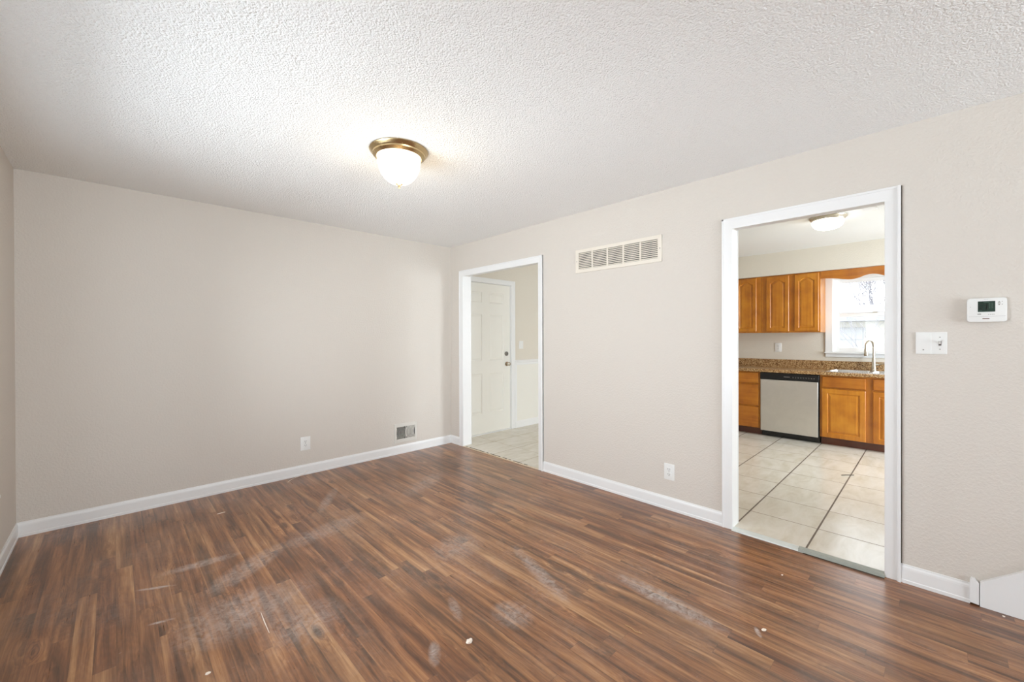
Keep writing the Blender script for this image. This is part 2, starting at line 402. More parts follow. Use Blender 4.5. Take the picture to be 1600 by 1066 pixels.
# baseboards: profile (distance from wall, height)
BP = [(0, 0), (.0125, 0), (.0125, .016), (.0098, .020), (.0098, .074), (.0085, .083), (.005, .091), (.004, .0977), (0, .0977)]
def baseboard(name, label, fn, a, c):
    b = bm_new(); prism(b, BP, fn, a, c); return struct(name, b, MT, label, 'baseboard')
baseboard('baseboard_back', 'white baseboard along the far wall', lambda u, v, t: Vector((t, YB-u, v)), XL, XR)
baseboard('baseboard_left', 'white baseboard along the left wall', lambda u, v, t: Vector((XL+u, t, v)), YREAR, YB)
fr = lambda u, v, t: Vector((XR-u, t, v))
baseboard('baseboard_right', 'white baseboard between the two doorways', fr, 1.027, 2.682)
baseboard('baseboard_right_corner', 'short white baseboard between room corner and entry doorway', fr, 4.034, YB)
baseboard('baseboard_right_stair', 'white baseboard between kitchen doorway and stair skirt', fr, -.118, .129)
baseboard('baseboard_rear', 'white baseboard behind the camera', lambda u, v, t: Vector((t, YREAR+u, v)), XL, XR)
baseboard('baseboard_entry', 'white baseboard under the wainscot by the entry door', lambda u, v, t: Vector((t, YB-.012-u, v+TZ)), 4.145, XK)

# stair skirt board rising along the right wall
b = bm_new()
z0s = .118; sl = .79
sk = [(-.150, .001), (-.150, z0s), (-1.25, z0s+sl*1.1), (-1.25, z0s+sl*1.1-.34), (-.55, .001)]
prism(b, sk, lambda u, v, t: Vector((t, u, v)), XR-.017, XR)
cap = [(-.150, z0s-.012), (-.150, z0s+.001), (-1.25, z0s+.001+sl*1.1), (-1.25, z0s-.012+sl*1.1)]
prism(b, cap, lambda u, v, t: Vector((t, u, v)), XR-.021, XR-.016)
struct('trim_1', b, MT, 'white stair skirt board rising at the right edge of the wall', 'trim')
b = bm_new()
pp = [(-.117, .012), (-.117, .120), (-.122, .1285), (-.134, .1285), (-.147, .112), (-.147, .008), (-.143, .008)]
prism(b, pp, lambda u, v, t: Vector((t, u, v)), XR-.021, XR)
struct('trim_2', b, MT, 'short upright white block between baseboard and stair skirt', 'trim')

# door casings with jamb lining
def casing(name, label, y0, y1, zt, oy0, oy1, ozt):
    b = bm_new()
    # profiled casing legs and head: flat board with an eased back band
    for (a, c) in ((oy0, y0+.004), (y1-.004, oy1)):
        box(b, XR-.015, XR, a, c, 0, ozt, .003, 2)
    box(b, XR-.0152, XR, oy0, oy1, zt-.004, ozt, .003, 2)
    box(b, XR-.024, XR, oy0, oy0+.013, 0, ozt, .002); box(b, XR-.019, XR-.012, oy1-.013, oy1, 0, ozt, .002)
    box(b, XR-.019, XR-.012, oy0, oy1, ozt-.013, ozt, .002)
    # the other side of the wall
    for (a, c) in ((oy0, y0+.004), (y1-.004, oy1)):
        box(b, XR2, XR2+.014, a, c, TZ, ozt, .003, 2)
    box(b, XR2, XR2+.0142, oy0, oy1, zt+.010, ozt, .003, 2)
    # lining
    box(b, XR-.002, XR2+.002, y0-.010, y0+.002, 0, zt, .001); box(b, XR-.002, XR2+.002, y1-.002, y1+.010, 0, zt, .001)
    box(b, XR-.002, XR2+.002, y0, y1, zt+.008, zt+.018, .001)
    return struct(name, b, MT, label, 'door casing')
c3 = casing('trim_3', 'white casing of the left doorway to the entry', D1[0], D1[1], D1[2], 2.682, 4.034, 2.123)
c4 = casing('trim_4', 'white casing of the right doorway to the kitchen', D2[0], D2[1], D2[2], .129, 1.027, 2.121)

b = bm_new(); box(b, XR-.0025, XR, .1250, .1290, .098, 2.121); obj('painted_shadow', b, plain('shadow_brown', rgb(92, 82, 66), .9), c4, label='thin dark painted shadow line along the right edge')  # casing's shadow line painted as a thin dark strip on the wall
# thresholds
t = thing('door_threshold', 'worn white and grey stone threshold strip under the kitchen doorway', 'threshold', (XR, .58, 0))
b = bm_new(); prism(b, [(XR-.03, .0), (XR-.026, .008), (XR+.012, .013), (XR+.03, .010), (XR+.03, 0)], lambda u, v, q: Vector((u, q, v)), .56, D2[1]-.003)
obj('painted_strip', b, MTH, t, label='white painted half of the strip')
b = bm_new(); prism(b, [(XR-.034, .0), (XR-.028, .019), (XR+.004, .022), (XR+.03, .011), (XR+.03, 0)], lambda u, v, q: Vector((u, q, v)), D2[0]+.003, .585)
obj('raised_strip', b, MTHB, t, label='raised chipped grey half of the strip')
b = bm_new(); box(b, XR-.038, XR-.0345, D2[0]+.003, .56, .0, .003); obj('floor_gap', b, MTHD, t)
t = thing('door_threshold', 'thin broken cream strip under the entry doorway', 'threshold', (XR, 3.35, 0))
b = bm_new(); box(b, XR-.02, XR-.001, D1[0]+.003, D1[1]-.003, 0, .007, .002); obj('cream_strip', b, plain('cream_strip', rgb(214, 196, 172), .6, 0, .1, 40), t)
b = bm_new()
for y, l in ((2.93, .05), (3.05, .13), (3.17, .035), (3.245, .07), (3.40, .16), (3.53, .03), (3.72, .27), (3.91, .04)): box(b, XR-.001, XR+.006, y-l/2, y+l/2, .004, .0092)
obj('mortar_gap', b, MTHD, t)

# ---------------------------------------------------------------- entry door
dt = thing('door_1', 'white six panel entry door seen through the left doorway', 'door', ((DOOR[0]+DOOR[1])/2, YB+.02, TZ), kind='structure')
def ringdoor(bm, fn, w0, w1, z0, z1, panels, th, rec, mar, arch=0):
    pass
def slab_with_panels(bm, P, u0, u1, v0, v1, panels, depth):
    """front face at t=0, recessed moulded panels; P(u,v,t)->Vector, t>0 goes into the door"""
    us = sorted({u0, u1, *[p[0] for p in panels], *[p[1] for p in panels]}); vs = sorted({v0, v1, *[p[2] for p in panels], *[p[3] for p in panels]})
    def inp(a, c, d, e): return any(p[0]-1e-6 <= a and c <= p[1]+1e-6 and p[2]-1e-6 <= d and e <= p[3]+1e-6 for p in panels)
    def q(*pts): bm.faces.new([bm.verts.new(P(*p)) for p in pts])
    for a, c in zip(us, us[1:]):
        for d, e in zip(vs, vs[1:]):
            if not inp(a, c, d, e): q((a, d, 0), (c, d, 0), (c, e, 0), (a, e, 0))
    for (a, c, d, e) in panels:
        rs = [(0, 0), (.006, .008), (.016, .009), (.034, .003), (.036, .003)]
        for (i0, t0), (i1, t1) in zip(rs, rs[1:]):
            A = [(a+i0, d+i0, t0), (c-i0, d+i0, t0), (c-i0, e-i0, t0), (a+i0, e-i0, t0)]
            B = [(a+i1, d+i1, t1), (c-i1, d+i1, t1), (c-i1, e-i1, t1), (a+i1, e-i1, t1)]
            for k in range(4): q(A[k], A[(k+1) % 4], B[(k+1) % 4], B[k])
        i, tt = rs[-1]; q((a+i, d+i, tt), (c-i, d+i, tt), (c-i, e-i, tt), (a+i, e-i, tt))
    for A, B in (((u0, v0), (u1, v0)), ((u1, v0), (u1, v1)), ((u1, v1), (u0, v1)), ((u0, v1), (u0, v0))):
        q((*A, 0), (*B, 0), (*B, depth), (*A, depth))
    q((u0, v0, depth), (u0, v1, depth), (u1, v1, depth), (u1, v0, depth))
    bmesh.ops.remove_doubles(bm, verts=bm.verts[:], dist=1e-5)
    bmesh.ops.recalc_face_normals(bm, faces=bm.faces[:])
b = bm_new()
cols = [(3.285, 3.545), (3.680, 3.940)]; rows = [(.29, .83), (1.005, 1.63), (1.785, 1.925)]
slab_with_panels(b, lambda u, v, q: Vector((u, YB+.012+q, v)), 3.162, 4.065, .022, 2.047, [(a, c, d, e) for (a, c) in cols for (d, e) in rows], .042)
obj('door_leaf', b, MDR, dt)
b = bm_new(); box(b, 3.146, 3.159, YB-.002, YB+.12, TZ, 2.056); box(b, 4.068, 4.080, YB-.002, YB+.12, TZ, 2.056); box(b, 3.146, 4.08, YB-.002, YB+.12, 2.050, 2.060)
box(b, 3.15, 4.076, YB+.056, YB+.07, TZ, 2.05)
obj('door_frame', b, MT, dt)
b = bm_new(); box(b, 4.074, 4.143, YB-.016, YB, TZ, 2.118, .003); box(b, XR2+.001, 4.143, YB-.0162, YB, 2.056, 2.118, .003); box(b, 4.130, 4.143, YB-.020, YB-.012, TZ, 2.118, .002)
obj('casing', b, MT, dt)
b = bm_new(); tube(b, [(3.998, YB+.012, .94), (3.998, YB+.004, .94)], .031, 20); tube(b, [(3.998, YB+.004, .94), (3.998, YB-.02, .94), (3.998, YB-.022, .94), (3.998, YB-.032, .94), (3.998, YB-.045, .94), (3.998, YB-.052, .94)], [.011, .012, .02, .0275, .026, .015], 20)
obj('door_knob', b, MNK, dt, True)
b = bm_new(); tube(b, [(3.992, YB+.012, 1.085), (3.992, YB-.001, 1.085), (3.992, YB-.006, 1.085)], [.031, .031, .026], 20); box(b, 3.989, 3.995, YB-.02, YB-.004, 1.066, 1.104, .002)
obj('deadbolt', b, steel('dark_nickel', (.30, .28, .25, 1), .3), dt, True)
b = bm_new()
box(b, 3.16, 4.066, YB-.004, YB+.05, TZ, TZ+.012, .002)
obj('sill_strip', b, MT, dt)

# wainscot and chair rail
b = bm_new(); box(b, 4.143, XK, YB-.012, YB, TZ, .925)
struct('trim_5', b, MDR, 'white wainscot panel beside the entry door', 'wainscot')
b = bm_new(); prism(b, [(0, .918), (.016, .918), (.018, .930), (.014, .944), (.020, .955), (.026, .972), (.024, .984), (0, .988)], lambda u, v, q: Vector((q, YB-u, v)), 4.143, XK)
struct('trim_6', b, MT, 'white chair rail beside the entry door', 'chair rail')
b = bm_new(); box(b, 4.143, 4.175, YB-.020, YB-.012, .105, .918, .002)
struct('trim_7', b, MT, 'narrow upright wainscot batten next to the door casing', 'trim')

# ---------------------------------------------------------------- electrical plates
def plate_x(parts_parent, x, yc, zc, w, h, th=.006):
    b = bm_new(); box(b, x-th, x, yc-w/2, yc+w/2, zc-h/2, zc+h/2, .0025, 3); return obj('cover_plate', b, MPL, parts_parent, True)
def outlet(P, loc, label, w, h, group=None):
    """P(u,v,t): u along the wall, v up, t out of the wall; centred on the plate"""
    t = thing('wall_outlet', label, 'outlet', loc, group)
    def pbox(b, u0, u1, v0, v1, t0, t1, bev=0):
        a = P(u0, v0, t0); c = P(u1, v1, t1)
        box(b, min(a.x, c.x), max(a.x, c.x), min(a.y, c.y), max(a.y, c.y), min(a.z, c.z), max(a.z, c.z), bev)
    b = bm_new(); pbox(b, -w/2, w/2, -h/2, h/2, 0, .006, .0025); obj('cover_plate', b, MPL, t, True)
    for s in (-1, 1):
        b = bm_new(); pbox(b, -.017, .017, s*.0195-.0145, s*.0195+.0145, .004, .0078, .0018); r = obj('receptacle', b, MPL, t, True)
        b = bm_new(); pbox(b, -.0085, -.006, s*.0195-.002, s*.0195+.0085, .0070, .0083); pbox(b, .006, .0085, s*.0195-.002, s*.0195+.0085, .0070, .0083)
        pbox(b, -.0025, .0025, s*.0195-.0095, s*.0195-.0055, .0070, .0083)
        obj('slots', b, MPS, r, label='dark slots')
    b = bm_new(); pbox(b, -.003, .003, -.003, .003, .0055, .0072, .001); obj('screw', b, MPRT, t)
    return t
outlet(lambda u, v, q: Vector((1.317+u, YB-q, .3005+v)), (1.317, YB, .236), 'white outlet on the far wall above the baseboard', .090, .129)
outlet(lambda u, v, q: Vector((XR-q, 1.409-u, .289+v)), (XR, 1.409, .228), 'white outlet low on the wall between the two doorways', .080, .122)
outlet(lambda u, v, q: Vector((XK-q, 1.543-u, 1.164+v)), (XK, 1.543, 1.10), 'white outlet on the kitchen wall above the backsplash', .080, .124)
# two-gang plate: blank and toggle
t = thing('light_switch', 'white double plate with one toggle right of the kitchen doorway', 'switch', (XR, .016, 1.222))
b = bm_new(); box(b, XR-.006, XR, -.041, .0165, 1.222, 1.335, .0022, 3); obj('cover_plate', b, MPL, t, True)
b = bm_new(); box(b, XR-.0072, XR, .0160, .073, 1.222, 1.335, .0022, 3); obj('blank_plate', b, MPL, t, True, 'blank left half of the plate')
b = bm_new(); box(b, XR-.0078, XR-.005, -.020, -.010, 1.2665, 1.2905, .001); obj('toggle_slot', b, MPS, t)
b = bm_new(); prism(b, [(XR-.006, 1.272), (XR-.024, 1.291), (XR-.022, 1.297), (XR-.006, 1.288)], lambda u, v, q: Vector((u, q, v)), -.0185, -.0105); obj('toggle', b, MPL, t)
for y, z in ((-.015, 1.309), (-.015, 1.248)):
    b = bm_new(); box(b, XR-.0068, XR-.005, y-.0025, y+.0025, z-.0025, z+.0025, .001); obj('screw', b, MPRT, t)
b = bm_new(); box(b, XR-.0080, XR-.006, .042, .0475, 1.2415, 1.247, .001); obj('screw', b, MPRT, t)
t = thing('light_switch', 'white single switch on the tan wall beside the entry door', 'switch', (4.278, YB, 1.148))
b = bm_new(); box(b, 4.236, 4.320, YB-.006, YB, 1.148, 1.264, .0022, 3); obj('cover_plate', b, MPL, t, True)
b = bm_new(); box(b, 4.263, 4.293, YB-.0095, YB-.004, 1.173, 1.239, .0015); obj('rocker', b, MPL, t, True)

# ---------------------------------------------------------------- thermostat
t = thing('thermostat', 'white programmable thermostat with dark green display on right wall', 'thermostat', (XR, -.1695, 1.382))
def rrect(w, h, r, n=6):
    pts = []
    for cx, cy, a0 in ((w/2-r, h/2-r, 0), (-w/2+r, h/2-r, PI/2), (-w/2+r, -h/2+r, PI), (w/2-r, -h/2+r, 3*PI/2)):
        for k in range(n+1):
            a = a0+PI/2*k/n; pts.append((cx+r*math.cos(a), cy+r*math.sin(a)))
    return pts
yc, zc = -.1695, 1.4395
b = bm_new()
prism(b, rrect(.112, .104, .008), lambda u, v, q: Vector((q, yc+u, zc+v)), XR-.010, XR)
obj('base', b, MPL, t)
b = bm_new()
outs = [(.124, .114, XR-.008), (.127, .1165, XR-.012), (.127, .1165, XR-.023), (.1235, .113, XR-.0275), (.117, .106, XR-.0285)]
prev = None
for w_, h_, x_ in outs:
    ring = [b.verts.new((x_, yc+u, zc+v)) for u, v in rrect(w_, h_, .012)]
    if prev:
        for i in range(len(ring)): b.faces.new((prev[i], prev[(i+1) % len(ring)], ring[(i+1) % len(ring)], ring[i]))
    else: b.faces.new(ring[::-1])
    prev = ring
b.faces.new(prev); bmesh.ops.recalc_face_normals(b, faces=b.faces[:])
obj('housing', b, MPL, t, True)
XF = XR-.0285
b = bm_new(); box(b, XF-.0012, XF+.001, -.1965, -.1415, 1.4305, 1.4815, .0008); disp = obj('display', b, MLCD, t, label='dark green lcd window')
# seven-segment digits "63"
SEG = {'6': 'afgcde', '3': 'abgcd'}
def seg7(b, ch, yl, zb, w_, h_, th):
    # y decreases to the right in the view
    R_ = {'a': (0, w_, h_-th, h_), 'g': (0, w_, h_/2-th/2, h_/2+th/2), 'd': (0, w_, 0, th), 'f': (0, th, h_/2, h_), 'e': (0, th, 0, h_/2), 'b': (w_-th, w_, h_/2, h_), 'c': (w_-th, w_, 0, h_/2)}
    for s in SEG[ch]:
        a, c, d, e = R_[s]; box(b, XF-.0018, XF-.0010, yl-c, yl-a, zb+d, zb+e)
b = bm_new(); seg7(b, '6', -.1455, 1.442, .011, .026, .0028); seg7(b, '3', -.1610, 1.442, .011, .026, .0028)
obj('digits', b, MLCDT, disp, label='dark digits reading 63')
def mark(name, mat, par, x0, y0, y1, z0, z1):
    b = bm_new(); box(b, x0, XF+.001, y0, y1, z0, z1); obj(name, b, mat, par)
for k in range(3): mark('display_bar', MLCDP, disp, XF-.0016, -.1800-.0045*k, -.1785-.0045*k, 1.446, 1.474)
mark('display_bar', MLCDP, disp, XF-.0016, -.156, -.145, 1.4345, 1.4365); mark('display_bar', MLCDP, disp, XF-.0016, -.176, -.160, 1.4745, 1.4765)
mark('cover_seam', MPRT, t, XF-.0006, -.228, -.111, 1.4085, 1.4092)
mark('printed_mark', MPRT, t, XF-.0008, -.152, -.1405, 1.4175, 1.4225)
for k in range(4): mark('printed_mark', MPRT, t, XF-.0008, -.1775-.0055*k, -.1745-.0055*k, 1.4165, 1.4195)
mark('printed_mark', MPRT, t, XF-.0008, -.1745, -.1600, 1.4895, 1.4902)
mark('indicator', MPRT, t, XF-.0008, -.1195, -.1165, 1.4545, 1.4562)
b = bm_new()
for z in (1.4775, 1.4615):
    for d in (-1, 1):
        pass
prism(b, [(-.213, 1.472), (-.2085, 1.480), (-.204, 1.472)], lambda u, v, q: Vector((q, u, v)), XF-.0008, XF+.001)
prism(b, [(-.213, 1.468), (-.2085, 1.460), (-.204, 1.468)], lambda u, v, q: Vector((q, u, v)), XF-.0008, XF+.001)
box(b, XF-.0008, XF+.001, -.219, -.2165, 1.476, 1.479); box(b, XF-.0008, XF+.001, -.219, -.2165, 1.463, 1.466)
obj('arrow_buttons', b, MPRT, t)
b = bm_new(); box(b, XF-.0010, XF+.001, -.1785, -.1565, 1.3955, 1.4005, .0003); obj('badge', b, MPRD, t, label='small brown dash of a badge')

# ---------------------------------------------------------------- return air grille
t = thing('return_vent', 'wide cream return air grille high between the two doorways', 'vent', (XR, 1.8735, 1.896))
gy0, gy1, gz0, gz1 = 1.497, 2.250, 1.926, 2.074
b = bm_new()
ngr = 5; dv = .013; pw = (gy1-gy0-dv*(ngr-1))/ngr
box(b, XR-.008, XR, 1.464, gy0, 1.896, 2.104, .002); box(b, XR-.008, XR, gy1, 2.283, 1.896, 2.104, .002)
box(b, XR-.0082, XR, 1.464, 2.283, 1.896, gz0, .002); box(b, XR-.0082, XR, 1.464, 2.283, gz1, 2.104, .002)
for k in range(1, ngr):
    y = gy0+k*(pw+dv)-dv; box(b, XR-.0075, XR, y, y+dv, gz0, gz1, .001)
obj('frame', b, MGR, t)
for k in range(ngr):
    y0 = gy0+k*(pw+dv)
    b = bm_new(); box(b, XR-.0012, XR-.0002, y0, y0+pw, gz0, gz1); obj('dark_backing', b, MDK, t)
    b = bm_new(); nl = 10; p = (gz1-gz0)/nl
    for i in range(nl):
        z = gz0+p*(i+.5)
        prism(b, [(XR-.0068, z-.0052), (XR-.0060, z-.0060), (XR-.0012, z+.0036), (XR-.0022, z+.0042)], lambda u, v, q: Vector((u, q, v)), y0, y0+pw)
    obj('louver_panel', b, MGR, t)
for y in (1.478, 2.268):
    b = bm_new(); box(b, XR-.0095, XR-.0075, y-.004, y+.004, 1.996, 2.004, .001); obj('screw', b, MPRT, t)

# ---------------------------------------------------------------- wall register near the corner
t = thing('wall_register', 'small grey curved-louver register low on the far wall', 'vent', (2.392, YB, .128))
b = bm_new(); ox0, ox1, oz0, oz1 = 2.248, 2.536, .128, .341; ix0, ix1, iz0, iz1 = 2.277, 2.508, .166, .303
for a in ((ox0, ix0, oz0, oz1), (ix1, ox1, oz0, oz1), (ix0, ix1, oz0, iz0), (ix0, ix1, iz1, oz1)):
    box(b, a[0], a[1], YB-.010, YB, a[2], a[3], .002)
obj('frame', b, MRG, t)
b = bm_new(); box(b, ix0, ix1, YB-.0012, YB-.0002, iz0, iz1); obj('dark_backing', b, MDK, t)
def arc_blade(bm, xc, sgn, lean, dep=.009, th=.0026):
    n = 8; A = []
    for i in range(n+1):
        z = iz0+(iz1-iz0)*i/n; k = (i/n-.5)*2
        x = xc+sgn*.020*(1-k*k)
        A.append([bm.verts.new((x-th/2, YB-.001, z)), bm.verts.new((x+th/2, YB-.001, z)), bm.verts.new((x+th/2+lean, YB-.001-dep, z)), bm.verts.new((x-th/2+lean, YB-.001-dep, z))])
    for a, c in zip(A, A[1:]):
        for j in range(4): bm.faces.new((a[j], a[(j+1) % 4], c[(j+1) % 4], c[j]))
    bm.faces.new(A[0]); bm.faces.new(A[-1][::-1])
b = bm_new(); mid = (ix0+ix1)/2
for k in range(7): arc_blade(b, ix0-.004+k*.0155, 1, -.001, .006, .0034)
bmesh.ops.recalc_face_normals(b, faces=b.faces[:]); obj('louver_bank', b, MRG, t, label='open left bank of curved louvers')
b = bm_new()
for k in range(7): arc_blade(b, ix1-.001-k*.0155, -1, .0035, .007, .0050)
bmesh.ops.recalc_face_normals(b, faces=b.faces[:]); obj('louver_bank', b, MRG, t, label='closed right bank of curved louvers')
b = bm_new(); box(b, mid-.003, mid+.003, YB-.0095, YB-.001, iz0, iz1, .001); obj('divider', b, MRG, t)

# ---------------------------------------------------------------- ceiling lights
def ceiling_light(label, cx, cy, R_, dome_r, dome_d, mat_m, mat_g, power, col, finial=True):
    t = thing('ceiling_light', label, 'ceiling light', (cx, cy, H-.05))
    b = bm_new()
    lathe(b, [(0, H), (R_, H), (R_+.002, H-.005), (R_-.001, H-.010), (R_-.006, H-.014), (R_-.010, H-.020), (R_-.016, H-.024), (R_-.018, H-.032), (R_-.028, H-.038), (dome_r+.006, H-.044), (dome_r+.002, H-.040), (dome_r-.006, H-.030), (0, H-.028)], cx, cy, 64)
    obj('pan', b, mat_m, t, True)
    b = bm_new(); prof = [(dome_r, H-.036), (dome_r+.002, H-.044)]
    n = 12
    for i in range(n+1):
        a = PI/2*i/n; prof.append(((dome_r)*math.cos(a)**.85 if i < n else 0, H-.050-dome_d*math.sin(a)))
    lathe(b, prof, cx, cy, 48); obj('glass_shade', b, mat_g, t, True)
    zb = H-.050-dome_d
    if finial:
        b = bm_new(); lathe(b, [(0, zb+.004), (.018, zb+.003), (.020, zb-.001), (.014, zb-.005), (.006, zb-.009), (.005, zb-.014), (.0075, zb-.017), (.006, zb-.024), (0, zb-.027)], cx, cy, 20)
        obj('finial', b, mat_m, t, True)
    l = bpy.data.lights.new('bulb', 'POINT'); l.energy = power; l.color = col; l.shadow_soft_size = .09
    lo = bpy.data.objects.new('bulb', l); COL.objects.link(lo); lo.parent = t; lo.location = (0, 0, .05-.06-dome_d-.10)
    return t
ceiling_light('lit flush dome ceiling light with brass-nickel rim in the empty room', 1.237, 2.249, .170, .126, .150, MBR, MSHADE, 3.2, (1, .82, .56))
ceiling_light('lit shallow dome ceiling light in the kitchen', 4.833, .708, .146, .122, .070, MNK, MSHADEK, .8, (1, .93, .80), False)

# white box on the kitchen ceiling
t = thing('ceiling_box', 'small white box mounted on the kitchen ceiling right of the lamp', 'ceiling box', (4.55, .34, H-.045))
b = bm_new(); box(b, 4.46, 4.66, .345, .440, H-.045, H, .004); obj('housing', b, MT, t)
b = bm_new(); box(b, 4.46, 4.60, .24, .340, H-.055, H, .004); obj('cover', b, MPL, t)

# ---------------------------------------------------------------- kitchen cabinetry
def outline(u0, u1, v0, v1, ins, arch, nb=6, ns=6, nt=24):
    a, c, d, e = u0+ins, u1-ins, v0+ins, v1-ins; pts = []
    for i in range(nb): pts.append((a+(c-a)*i/nb, d))
    sh = arch
    for i in range(ns): pts.append((c, d+(e-sh-d)*i/ns))
    for i in range(nt):
        s = i/nt; x = c+(a-c)*s; k = max(0, math.sin(PI*min(1, max(0, (s-.10)/.80))))
        pts.append((x, e-sh+sh*k**.75))
    for i in range(ns): pts.append((a, e-sh+(d-e+sh)*i/ns))
    return pts
def cab_door(bm, P, u0, u1, v0, v1, stile=.05, arch=0, th=.019):
    """raised panel door; P(u,v,t): t=0 front plane, positive t is out of the door"""
    rings = [(outline(u0, u1, v0, v1, 0, 0), -th), (outline(u0, u1, v0, v1, 0, 0), -.004), (outline(u0, u1, v0, v1, .004, 0), 0)]
    for ins, tt in ((stile, 0), (stile+.003, -.005), (stile+.006, -.008), (stile+.012, -.008), (stile+.032, -.002)):
        k = arch*(1 if ins < stile+.02 else .9)
        rings.append((outline(u0, u1, v0, v1, ins, k), tt))
    prev = None
    for pts, tt in rings:
        r = [bm.verts.new(P(u, v, tt)) for u, v in pts]
        if prev:
            n = len(r)
            for i in range(n): bm.faces.new((prev[i], prev[(i+1) % n], r[(i+1) % n], r[i]))
        else: bm.faces.new(r[::-1])
        prev = r
    bm.faces.new(prev)
    bmesh.ops.recalc_face_normals(bm, faces=bm.faces[:])
def drawer_front(bm, P, u0, u1, v0, v1, th=.019):
    rs = [(0, -th), (0, -.006), (.004, -.001), (.010, 0)]
    prev = None
    for ins, tt in rs:
        r = [bm.verts.new(P(u, v, tt)) for u, v in ((u0+ins, v0+ins), (u1-ins, v0+ins), (u1-ins, v1-ins), (u0+ins, v1-ins))]
        if prev:
            for i in range(4): bm.faces.new((prev[i], prev[(i+1) % 4], r[(i+1) % 4], r[i]))
        else: bm.faces.new(r[::-1])
        prev = r
    bm.faces.new(prev); bmesh.ops.recalc_face_normals(bm, faces=bm.faces[:])
XU = 6.361; PU = lambda u, v, q: Vector((XU-q, u, v))
def upper(label, y0, y1, doors):
    t = thing('wall_cabinet', label, 'cabinet', (6.55, (y0+y1)/2, 1.368), 'honey wood wall cabinets in the kitchen')
    b = bm_new(); box(b, XU+.0195, XK, y0, y1, 1.368, 2.134, .001); obj('body', b, MCAB, t)
    for (a, c) in doors:
        b = bm_new(); cab_door(b, PU, a, c, 1.385, 2.118, .044, .038); obj('door', b, MCAB, t)
    return t
upper('honey wood wall cabinet with two arched doors next to the kitchen window', 1.008, 1.662, [(1.024, 1.281), (1.342, 1.602)])
upper('honey wood wall cabinet farther left, cut by the doorway casing', 1.664, 2.32, [(1.723, 1.980), (2.010, 2.270)])
# scalloped valance
b = bm_new(); pts = [(1.006, 2.132)]
ctrl = [(1.006, 2.040), (.95, 2.040), (.86, 2.030), (.78, 2.012), (.706, 2.004), (.64, 2.016), (.58, 2.040), (.523, 2.048)]
ctrl += [(1.046-y, z) for y, z in ctrl[-2::-1]]
def cr(p, n=6):
    o = []
    for i in range(len(p)-1):
        p0, p1, p2, p3 = p[max(i-1, 0)], p[i], p[i+1], p[min(i+2, len(p)-1)]
        for k in range(n):
            s = k/n; f = lambda a, b_, c, d: .5*((2*b_)+(-a+c)*s+(2*a-5*b_+4*c-d)*s*s+(-a+3*b_-3*c+d)*s**3)
            o.append((f(p0[0], p1[0], p2[0], p3[0]), f(p0[1], p1[1], p2[1], p3[1])))
    return o+[p[-1]]
pts += cr(ctrl)+[(.04, 2.132)]
prism(b, pts, lambda u, v, q: Vector((q, u, v)), XU+.016, XU+.036)
tag(obj('window_valance', b, MCABH), 'scalloped honey wood valance over the kitchen window', 'valance')

XB = 6.120; PB = lambda u, v, q: Vector((XB-q, u, v))
def base_body(t, y0, y1, open_top=False):
    b = bm_new()
    box(b, XB+.0195, XB+.038, y0, y1, .103, .851)
    box(b, XB+.038, XK-.03, y0, y0+.018, .103, .851); box(b, XB+.038, XK-.03, y1-.018, y1, .103, .851); box(b, XB+.038, XK-.03, y0+.018, y1-.018, .103, .12)
    obj('body', b, MCAB, t)
    b = bm_new(); box(b, 6.217, 6.235, y0, y1, TZ, .1025); obj('toe_kick', b, MTOE, t, label='dark reddish toe board')
t = thing('base_cabinet', 'honey wood three drawer base cabinet left of the dishwasher', 'cabinet', (6.4, 1.85, TZ))
base_body(t, 1.616, 2.42)
for (a, c) in ((.697, .838), (.404, .674), (.111, .381)):
    b = bm_new(); drawer_front(b, PB, 1.632, 2.03, a, c); obj('drawer', b, MCABH, t)
b = bm_new(); cab_door(b, PB, 2.09, 2.39, .111, .838, .05, 0); obj('door', b, MCAB, t)
t = thing('base_cabinet', 'honey wood sink base cabinet right of the dishwasher', 'cabinet', (6.4, .52, TZ))
base_body(t, .064, .975)
for (a, c) in ((.553, .955), (.091, .491)):
    b = bm_new(); drawer_front(b, PB, a, c, .706, .832); obj('drawer_front', b, MCABH, t)
    b = bm_new(); cab_door(b, PB, a, c, .108, .688, .052, 0); obj('door', b, MCAB, t)

# dishwasher
t = thing('dishwasher', 'stainless steel dishwasher with black control panel under the counter', 'dishwasher', (6.4, 1.295, TZ))
b = bm_new(); box(b, XB+.025, XK-.01, .979, 1.612, .10, .848); obj('body', b, MBL, t)
b = bm_new(); box(b, XB-.004, XB+.026, .992, 1.606, .088, .757, .004, 3); obj('door', b, MSS, t, True, 'brushed stainless door')
b = bm_new(); box(b, XB-.006, XB+.026, .981, 1.611, .762, .844, .004, 3); cp = obj('control_panel', b, MBL, t, True, 'black control panel')
b = bm_new(); box(b, XB-.0075, XB-.005, 1.280, 1.345, .800, .8045); obj('logo', b, MPRT, cp)
b = bm_new()
for k in range(9):
    y = 1.245-k*.027; box(b, XB-.0075, XB-.005, y-.006, y+.006, .802, .8045); box(b, XB-.0075, XB-.005, y-.004, y+.003, .792, .7955)
obj('button_marks', b, MPRT, cp)
b = bm_new(); box(b, 6.205, 6.225, .985, 1.608, TZ, .098); obj('toe_panel', b, MBL, t, label='black toe panel')

